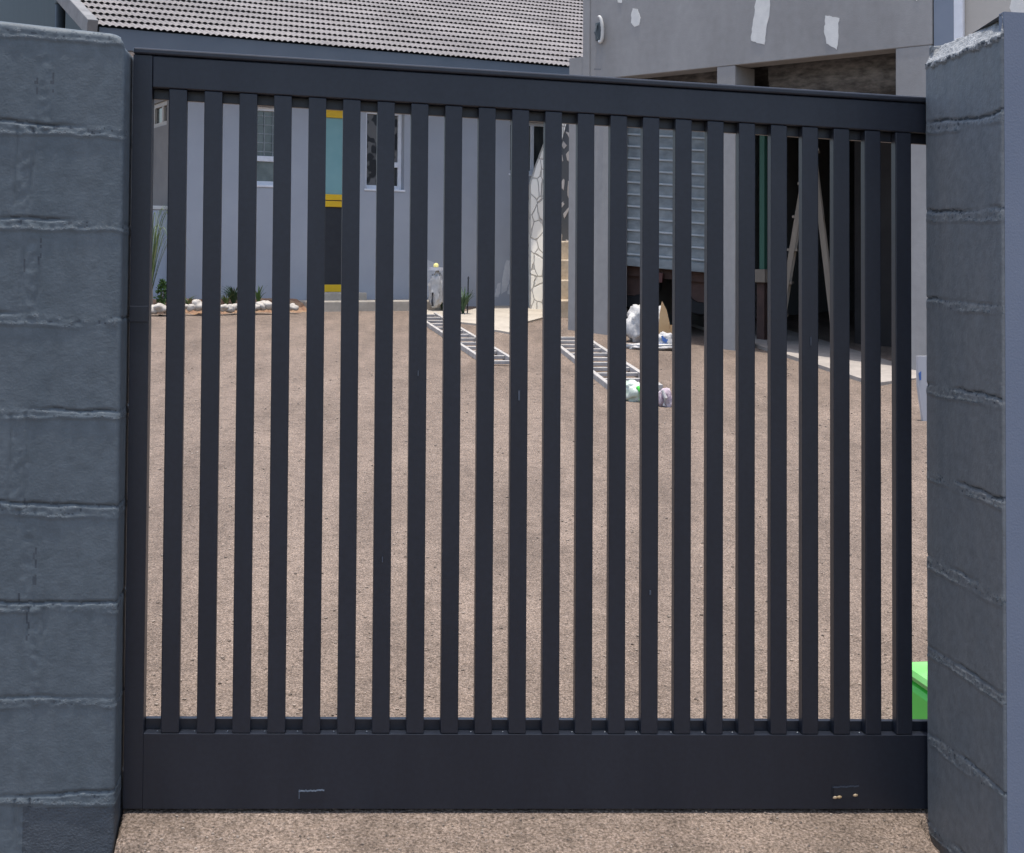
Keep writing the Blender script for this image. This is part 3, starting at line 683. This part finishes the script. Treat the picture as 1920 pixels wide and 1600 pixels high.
# ------------------------------------------------------------------ garage
pB = ghit(1360,656)
GA = Frame(pB, -math.atan(2700/3030))
gh = lambda px,py,yo=0: GA.hit(px,py,yo)
ga = thing('garage','unfinished grey garage with patched parapet and open bays','garage',GA.w(0,0,0),GA.yaw)
xA0 = gh(1094,100)[0]; xA1 = gh(1143,140)[0]; xB0 = gh(1343,140)[0]; xB1 = gh(1378,130)[0]; xC0 = gh(1678,100)[0]; xC1 = gh(1787,60)[0]
zl = (gh(1143,148)[1]+gh(1678,90)[1])/2
print('garage lintel', gh(1143,148), gh(1678,90), 'piers', xA0,xA1,xB0,xB1,xC0,xC1, 'pB', pB)
zpt = zl+1.5
bm = NB(); box(bm,xA0,gh(1750,60)[0]-.012,0,.25,zl,zpt); 
obj('parapet', bm, M['garage'], ga, .008)
bm = NB(); box(bm,gh(1750,60)[0],xC1,.01,.058,zl-1.6,zpt); obj('corner_column', bm, M['bluecol'], ga)
for (a,b,dep) in ((xA0,xA1,.3),(xB0,xB1,.34),(xC0,gh(1746,200)[0],.3)):
    bm = NB(); box(bm,a+.004,b,.004,dep,-.8,zl-.001); obj('pier', bm, M['garage'], ga, .006)
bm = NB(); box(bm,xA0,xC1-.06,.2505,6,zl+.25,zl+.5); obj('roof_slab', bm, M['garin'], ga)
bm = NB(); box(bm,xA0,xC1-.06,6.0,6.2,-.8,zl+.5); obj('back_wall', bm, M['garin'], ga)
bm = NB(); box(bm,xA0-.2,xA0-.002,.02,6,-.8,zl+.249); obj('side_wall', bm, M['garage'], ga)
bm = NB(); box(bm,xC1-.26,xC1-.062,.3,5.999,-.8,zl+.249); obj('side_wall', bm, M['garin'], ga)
# floor slab
g0 = ghit(1296,612); g1 = ghit(1690,742)
# patches on the parapet
for pts in ([(1187,16),(1196,18),(1201,34),(1199,48),(1190,51),(1184,44),(1184,26)],[(1157,-4),(1168,-4),(1166,6),(1159,5)],[(1418,-6),(1445,-6),(1441,40),(1433,84),(1408,77),(1414,30)],[(1548,30),(1573,33),(1573,68),(1569,93),(1550,82),(1546,60)],[(1712,-4),(1724,-5),(1719,2)]):
    patch(GA, pts, ga, M['patch'], -.004, 1.0, 'filler_patch')
# thin groove frame lines on the parapet as raised plaster edges
xg = gh(1107,60)[0]
bm = NB(); box(bm,xA0+.001,xg,-.012,-.0005,zl+.001,zpt); obj('corner_bead', bm, M['garage'], ga, .003)
# wall lamp
la = gh(1127,57); 
lt = thing('wall_lamp','small oval wall lamp fixed to the grey parapet corner','lamp',GA.w(la[0],-.001,la[1]),GA.yaw)
zz = (gh(1127,33)[1]-gh(1127,82)[1])/2
bm = NB(); tube(bm,[(.022+.036*math.cos(q_),-.05-.01*math.sin(q_),zz*.97*math.sin(q_)) for q_ in [math.radians(-120+15*k) for k in range(16)]],[.012+.006*math.sin(k/15*math.pi) for k in range(16)],8)
obj('lamp_shade', bm, M['lampglass'], lt, smooth=True)
bm = NB(); box(bm,-.055,.03,-.022,0,-zz*.8,zz*.6); obj('back_plate', bm, M['pipe'], lt, .004)
bm = NB(); tube(bm,[(-.03,-.022,zz*.5),(-.03,-.06,-zz*.2),(0,-.05,-zz*.75)],.01,8); obj('bracket', bm, M['pipe'], lt)
# roller curtains under the lintel
for (a,b) in ((xA1,xB0),(xB1,xC0)):
    yo = .85; zc = zl-.04; R_ = .30; bm = NB(); nn=40; rows=[]
    for i in range(nn+1):
        x = lerp(a+.01,b-.01,i/nn); row=[]
        for k in range(25):
            an = -math.pi*.5 + 2*math.pi*k/24; r_ = R_*(1+.06*N(x*2,math.cos(an),math.sin(an),2.2)+.03*N(x*5,math.cos(an)*2,math.sin(an)*2,3))
            row.append(bm.verts.new((x,yo+r_*math.cos(an),zc+.03+r_*math.sin(an))))
        rows.append(row)
    for r1,r2 in zip(rows,rows[1:]):
        for k in range(24): bm.faces.new((r1[k],r2[k],r2[k+1],r1[k+1]))
    obj('roller_curtain', bm, M['tarp'], ga, smooth=True)
# floor slab (its front edge runs where the pale concrete line is seen)
e0 = GA.o; lx0 = (g0-GA.o).dot(GA.dx); ly0=(g0-GA.o).dot(GA.dy); lx1=(g1-GA.o).dot(GA.dx); ly1=(g1-GA.o).dot(GA.dy)
print('slab edge local', lx0,ly0,lx1,ly1, g0.z-GA.o.z, g1.z-GA.o.z)
sl = (ly1-ly0)/(lx1-lx0)
bm = NB(); 
def slabz(x): return lerp(g0.z,g1.z,(x-lx0)/(lx1-lx0))-GA.o.z+.03
A_,B_ = xA0-.1, xC1-.063
fl = [(A_, ly0+sl*(A_-lx0)),(B_, ly0+sl*(B_-lx0)),(B_,6.0),(A_,6.0)]
zt_ = [slabz(A_),slabz(B_),slabz(B_),slabz(A_)]
top=[bm.verts.new((x,y,z)) for (x,y),z in zip(fl,zt_)]; bo=[bm.verts.new((x,y,z-.5)) for (x,y),z in zip(fl,zt_)]
bm.faces.new(top)
for i in range(4): bm.faces.new((bo[i],bo[(i+1)%4],top[(i+1)%4],top[i]))
fs = struct(obj('garage_floor', bm, M['slab'])); fs.location = GA.o; fs.rotation_euler=(0,0,GA.yaw)
# downpipe and beige house on the far right
dp0 = gh(1787,30)[0]; dp1 = gh(1805,30)[0]
bh = thing('beige_house','beige plastered house wall with white downpipe beyond the garage','house',GA.w(0,.06,0),GA.yaw)
q = Frame(GA.w(0,.06,0),GA.yaw)
bm = NB(); box(bm,q.hit(1786,30)[0],q.hit(2300,30)[0],0,.25,-1,zpt+2); obj('wall', bm, M['beige'], bh)
bm = NB(); box(bm,q.hit(1787,30,-.05)[0],q.hit(1805,30,-.05)[0],-.05,-.002,-1,zpt+2); obj('downpipe', bm, M['white'], bh, .01)
patch(q,[(1898,-5),(1960,-5),(1960,60),(1905,40),(1893,15)],bh,M['patch'],-.004,.4,'bare_patch')

# box trailer inside the first bay
tp = Frame(GA.w((xA1+xB0)/2+.1,.62,0), math.radians(-20))
tx0 = tp.hit(1120,400)[0]; tx1 = tp.hit(1350,400)[0]; tzb = tp.hit(1245,500)[1]; tzt = tp.hit(1245,190)[1]
tr = thing('box_trailer','grey ribbed-sided box trailer parked in the left garage bay','trailer',tp.w(0,0,0),tp.yaw,ry=math.radians(4.5))
bm = NB(); box(bm,tx0,tx1,.001,1.3,tzb,tzt); obj('body', bm, M['rib'], tr, .01)
nr = 14
for k in range(nr):
    zz = lerp(tzb+.06,tzt-.03,k/(nr-1)); bm = NB(); box(bm,tx0+.02,tx1-.02,-.018,.0005,zz-.010,zz+.010); obj('side_rib', bm, M['ribedge'], tr, .004)
bm = NB(); box(bm,tx0,tx1,-.02,.0005,tzb-.06,tzb+.03); obj('lower_rail', bm, M['rib'], tr, .005)
bm = NB(); box(bm,tx0+.1,tx1-.1,.1,1.2,tzb-.16,tzb-.061); obj('chassis', bm, M['rust'], tr)
def wheel(cx,cy,r_):
    bm = NB(); ns=28; prof=[(r_*.55,-.09),(r_*.93,-.10),(r_,-.06),(r_,.06),(r_*.93,.10),(r_*.55,.09)]
    rows=[[bm.verts.new((cx+p_*math.cos(2*math.pi*k/ns),cy+q_,tzb-.16-.18+r_*.45+p_*math.sin(2*math.pi*k/ns))) for k in range(ns)] for p_,q_ in prof]
    for a,b in zip(rows,rows[1:]+rows[:1]):
        for k in range(ns): bm.faces.new((a[k],a[(k+1)%ns],b[(k+1)%ns],b[k]))
    return bm
for cx in (lerp(tx0,tx1,.22), lerp(tx0,tx1,.80)):
    wo_ = obj('wheel', wheel(cx,.22,.29), M['tyre'], tr)
    bm = NB(); tube(bm,[(cx,.15,tzb-.34+.13),(cx,.30,tzb-.34+.13)],.155,18); obj('rim', bm, M['rust'], wo_)
bm = NB(); box(bm,lerp(tx0,tx1,.44),lerp(tx0,tx1,.50),.0,.05,tzb-.20,tzb-.10); obj('tail_light', bm, M['red'], tr, .004)

# step ladder in the second bay
LF = Frame(GA.w((xB1+xC0)/2,1.3,0), math.radians(-15))
ap = LF.hit(1521,284); fl_z = slabz((xB1+xC0)/2)
l0 = LF.hit(1457,600)[0]; l1 = LF.hit(1569,600)[0]
lad = thing('step_ladder','pale timber step ladder standing open in the dark garage bay','ladder',LF.w(0,0,0),LF.yaw)
for nm,xf,sg in (('front_rail',l0,-1),('back_rail',l1,1)):
    for yy in (-.2,.2):
        bm = NB(); bar(bm,(xf,yy,fl_z),(ap[0]+.02*sg,yy*.6,ap[1]),.05,.035,Vector((0,1,0))); obj(nm, bm, M['wood'], lad)
for k in range(1,6):
    t_=k/6; x = lerp(l0,ap[0]-.02,t_); z = lerp(fl_z,ap[1],t_); bm = NB(); box(bm,x-.05,x+.05,-.19+.06*t_,.19-.06*t_,z-.012,z+.012); obj('tread', bm, M['wood'], lad)
for k in (2,4):
    t_=k/6; x = lerp(l1,ap[0]+.02,t_); z = lerp(fl_z,ap[1],t_); bm = NB(); box(bm,x-.012,x+.012,-.19+.06*t_,.19-.06*t_,z-.02,z+.02); obj('brace', bm, M['wood'], lad)
bm = NB(); box(bm,ap[0]-.08,ap[0]+.08,-.15,.15,ap[1]-.01,ap[1]+.015); obj('top_plate', bm, M['wood'], lad)
# green pole on a timber block
q = Frame(GA.w(xB1+.2,.9,0),GA.yaw); a = q.hit(1424,400)[0]; b = q.hit(1433,400)[0]; z0 = q.hit(1428,505)[1]; z1 = q.hit(1428,190)[1]
t = thing('green_pole','dark green square pole standing in the garage beside the middle pier','pole',q.w(0,0,0),q.yaw)
bm = NB(); box(bm,a,b,0,.05,z0,z1); obj('shaft', bm, M['greenpole'], t)
bm = NB(); box(bm,a-.06,b+.03,-.04,.10,z0-.13,z0-.001); obj('foot_block', bm, M['wood'], t, .005)
bm = NB(); box(bm,a-.03,b+.0,-.0,.06,slabz(xB1),z0-.131); obj('base_post', bm, M['rust'], t)
# cupboard against the back of the right bay
q = Frame(GA.w(xC0-.4,1.6,0),GA.yaw)
t = thing('cupboard','tall dark timber cupboard at the right of the dark garage bay','cupboard',q.w(0,0,0),q.yaw)
a = q.hit(1600,400)[0]; b = q.hit(1700,400)[0]; z1=q.hit(1650,240)[1]; zf=slabz(xC0)
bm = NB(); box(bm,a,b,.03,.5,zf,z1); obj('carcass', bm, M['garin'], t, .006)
m_=(a+b)/2
for (c0_,c1_) in ((a+.01,m_-.006),(m_+.006,b-.01)):
    bm = NB(); box(bm,c0_,c1_,.0,.029,zf+.06,z1-.02); dd=obj('cupboard_door', bm, M['garin'], t, .006)
    bm = NB(); box(bm,c1_-.06,c1_-.04,-.03,-.0005,zf+.9,zf+1.05); obj('handle', bm, M['rust'], dd)

# ------------------------------------------------------------------ things lying in the yard
def ground_ladder(label, p0, p1, wid, nr, m, rail=.03, hgt=.05):
    a = ghit(*p0); b = ghit(*p1); c = (a+b)/2; d_ = b-a; L_ = d_.length
    t = thing('ladder', label, 'ladder', c, math.atan2(d_.y,d_.x), 'ladders lying on the yard', ry=-math.asin(d_.z/L_))
    for s in (-1,1):
        bm = NB(); box(bm,-L_/2,L_/2,s*wid/2-rail/2,s*wid/2+rail/2,.004,hgt); obj('rail', bm, m, t, .004)
    for k in range(nr):
        x = lerp(-L_/2+.1,L_/2-.1,k/(nr-1)); bm = NB(); box(bm,x-.018,x+.018,-wid/2+rail/2,wid/2-rail/2,.012,hgt-.010); obj('rung', bm, m, t, .003)
    return t
ground_ladder('narrow dusty aluminium ladder lying from the path end into the gravel', (795,595), (942,689), .24, 13, M['alu'])
ground_ladder('wide dusty ladder lying on gravel with a pale green bag on its end', (1058,638), (1192,735), .36, 11, M['alu'], .035)
def lump(name, label, cat, px, py, sx_, sy_, sz_, m, seed, group=None, rz=0, amp=.25, loc=None):
    p = loc if loc is not None else ghit(px,py); bm = NB(); bmesh.ops.create_icosphere(bm, subdivisions=4, radius=1)
    for v in bm.verts:
        c = v.co.copy(); k = 1+amp*N(c.x+seed,c.y,c.z,1.6)+amp*.5*N(c.x+seed,c.y,c.z,4.5)-amp*.45*abs(N(c.x,c.y+seed,c.z,6))
        e = .72
        c = Vector([math.copysign(abs(q_)**e,q_) for q_ in c])*k
        v.co = Vector((c.x*sx_, c.y*sy_, max(-.02,c.z*sz_+sz_*.8)))
    if label:
        t = thing(name,label,cat,p,rz,group); return t, obj(name.split('_')[-1]+'_body', bm, m, t, smooth=True)
    return bm
# cement bags by the garage
t,_ = lump('cement_bag','large crumpled white cement bag slumped in front of the trailer','bag',1212,642,.19,.15,.19,M['sack'],3,amp=.42)
t,_ = lump('cement_bag','small white bag with blue print leaning against the brown cardboard','bag',1249,655,.085,.07,.085,M['sack'],17,amp=.3)
bm = NB()
for k in range(5): bar(bm,(-.045+.020*k,-.075+.003*k,.125-.016*k),(-.028+.020*k,-.078+.004*k,.075-.012*k),.008,.020)
obj('print_stripe', bm, M['blue'], t)
t,_ = lump('cement_bag','flattened white empty bag lying on gravel below the upright bag','bag',1222,655,.26,.12,.03,M['sack'],8)
bm = NB(); bar(bm,(-.1,-.05,.055),(.12,-.03,.055),.03,.004); obj('print_stripe', bm, M['blue'], t)
p = ghit(1247,650); t = thing('cardboard_flap','torn brown cardboard piece standing up behind the cement bag','cardboard',p,.3)
bm = NB(); prism(bm,[(-.07,0),(.05,0),(.045,.22),(.015,.34),(-.03,.42),(-.055,.30)],0,.008); obj('sheet', bm, M['card'], t)
bm = NB(); prism(bm,[(.046,.0),(.055,.0),(.05,.2),(.046,.2)],-.10,.0); obj('folded_edge', bm, M['card'], t)
# pale green bag at the ladder end and mauve bundle
p = ghit(1188,752)
t,_ = lump('green_bag','crumpled pale green plastic bag on the end of the wide ladder','bag',1186,752,.07,.07,.075,mat('pale_green_film', (.42,.50,.40), .5, (.58,.62,.55), 20),12,loc=p)
bm = NB(); tube(bm,[(.02,-.06,.10),(.05,-.075,.06),(.04,-.08,.01)],[.012,.014,.01],8); obj('bag_tie', bm, M['green'], t)
t,_ = lump('cloth_bundle','small mauve and white cloth bundle on the gravel right of the ladder','cloth',1246,762,.052,.05,.062,M['mauve'],21)
bm = NB(); tube(bm,[(-.02,-.05,.11),(0,-.058,.06),(-.01,-.054,.01)],[.010,.014,.010],8); obj('cloth_fold', bm, M['sack'], t)
# white sack by the house wall
q_ = hx(817,574,-.75); p = HF.w(q_[0],-.75,q_[1])
t,_ = lump('white_sack','tall lumpy white sack leaning by the bare wall patch','sack',0,0,.075,.075,.22,M['sack'],31,loc=p,amp=.35)
bm = NB(); tube(bm,[(.0,0,.395),(.0,0,.43)],[.085,.09],14); obj('sack_rim', bm, M['white'], t)
bm = NB(); bmesh.ops.create_icosphere(bm, subdivisions=2, radius=.03)
for v in bm.verts: v.co += Vector((.0,0,.45))
obj('yellow_knot', bm, mat('pale_yellow', (.75,.66,.25), .7), t)
bm = NB(); tube(bm,[(-.03,-.085,.15),(-.035,-.09,.05),(-.03,-.085,.0)],.012,6); obj('dark_strap', bm, M['darkpanel'], t)
# white board leaning by the right pillar, in the gap
q = ghit(1718,790); BF = Frame(q, G.yaw)
a = BF.hit(1719,730)[0]; z1 = BF.hit(1725,668)[1]
t = thing('white_board','narrow white plastic board leaning upright behind the gate at the right pillar','board',BF.w(0,0,0),BF.yaw)
bm = NB(); prism(bm,[(BF.hit(1731,790)[0],0),(BF.hit(1760,790)[0],0),(BF.hit(1760,668)[0],z1),(BF.hit(1721,668)[0],z1),(BF.hit(1722,725)[0],BF.hit(1722,725)[1])],0,.03)
obj('board_sheet', bm, mat('white_board', (.42,.42,.43), .5), t)
bm = NB(); prism(bm,[BF.hit(1722,700),BF.hit(1727,696),BF.hit(1727,712),BF.hit(1724,714)],-.003,-.0005); obj('blue_mark', bm, M['blue'], t)
# green plastic bin behind the gate at the right pillar
q0 = ghit(1722,1300)
BF = Frame((G.w(rx,.20,0).x, G.w(rx,.20,0).y, zg(rx,GY+.3)), G.yaw)
a = BF.hit(1689,1290,.30)[0]; zt_ = BF.hit(1722,1238,.30)[1]; zm_ = zt_-.04
t = thing('green_bin','bright green plastic bin behind the gate against the right pillar','bin',BF.w(0,0,0),BF.yaw)
bm = NB(); box(bm,a,a+.30,0,.30,0,zm_); obj('bin_body', bm, M['green'], t, .02)
bm = NB(); box(bm,a-.003,a+.303,-.003,.303,zm_+.001,zt_); obj('lid', bm, M['greenlite'], t, .02)
# loose stones on the yard
bm = NB(); rnd = random.Random(3)
tmpl = NB(); bmesh.ops.create_icosphere(tmpl, subdivisions=1, radius=1); tv = [v.co.copy() for v in tmpl.verts]; tf = [[v.index for v in f.verts] for f in tmpl.faces]; tmpl.free()
for k in range(5200):
    y = 2.9+9.5*rnd.random()**2.2; x = rnd.uniform(-.30,.36)*y*1.05; r_ = rnd.choice((.0022,.003,.0035,.0045,.006))*(1+.06*(y-3))
    yg = GY+math.tan(G.yaw)*x; ll = (Vector((x,y,0))-G.o).dot(G.dx)
    if y < yg+.05 and (ll < ex+.05 or ll > rx-.05): continue
    if y < yg+.02: r_ *= .7
    z = zg(x,y); an = rnd.random()*6.28; c_,s_ = math.cos(an),math.sin(an); e = rnd.uniform(.6,1)
    vs_ = [bm.verts.new((x+(v.x*c_-v.y*s_*e)*r_*rnd.uniform(.8,1.2), y+(v.x*s_+v.y*c_*e)*r_*rnd.uniform(.8,1.2), z+v.z*r_*.6+r_*.25)) for v in tv]
    for f in tf: bm.faces.new([vs_[i] for i in f])
lo_ = obj('loose_stones', bm, M['pebble'], recalc=False); lo_['kind'] = 'stuff'
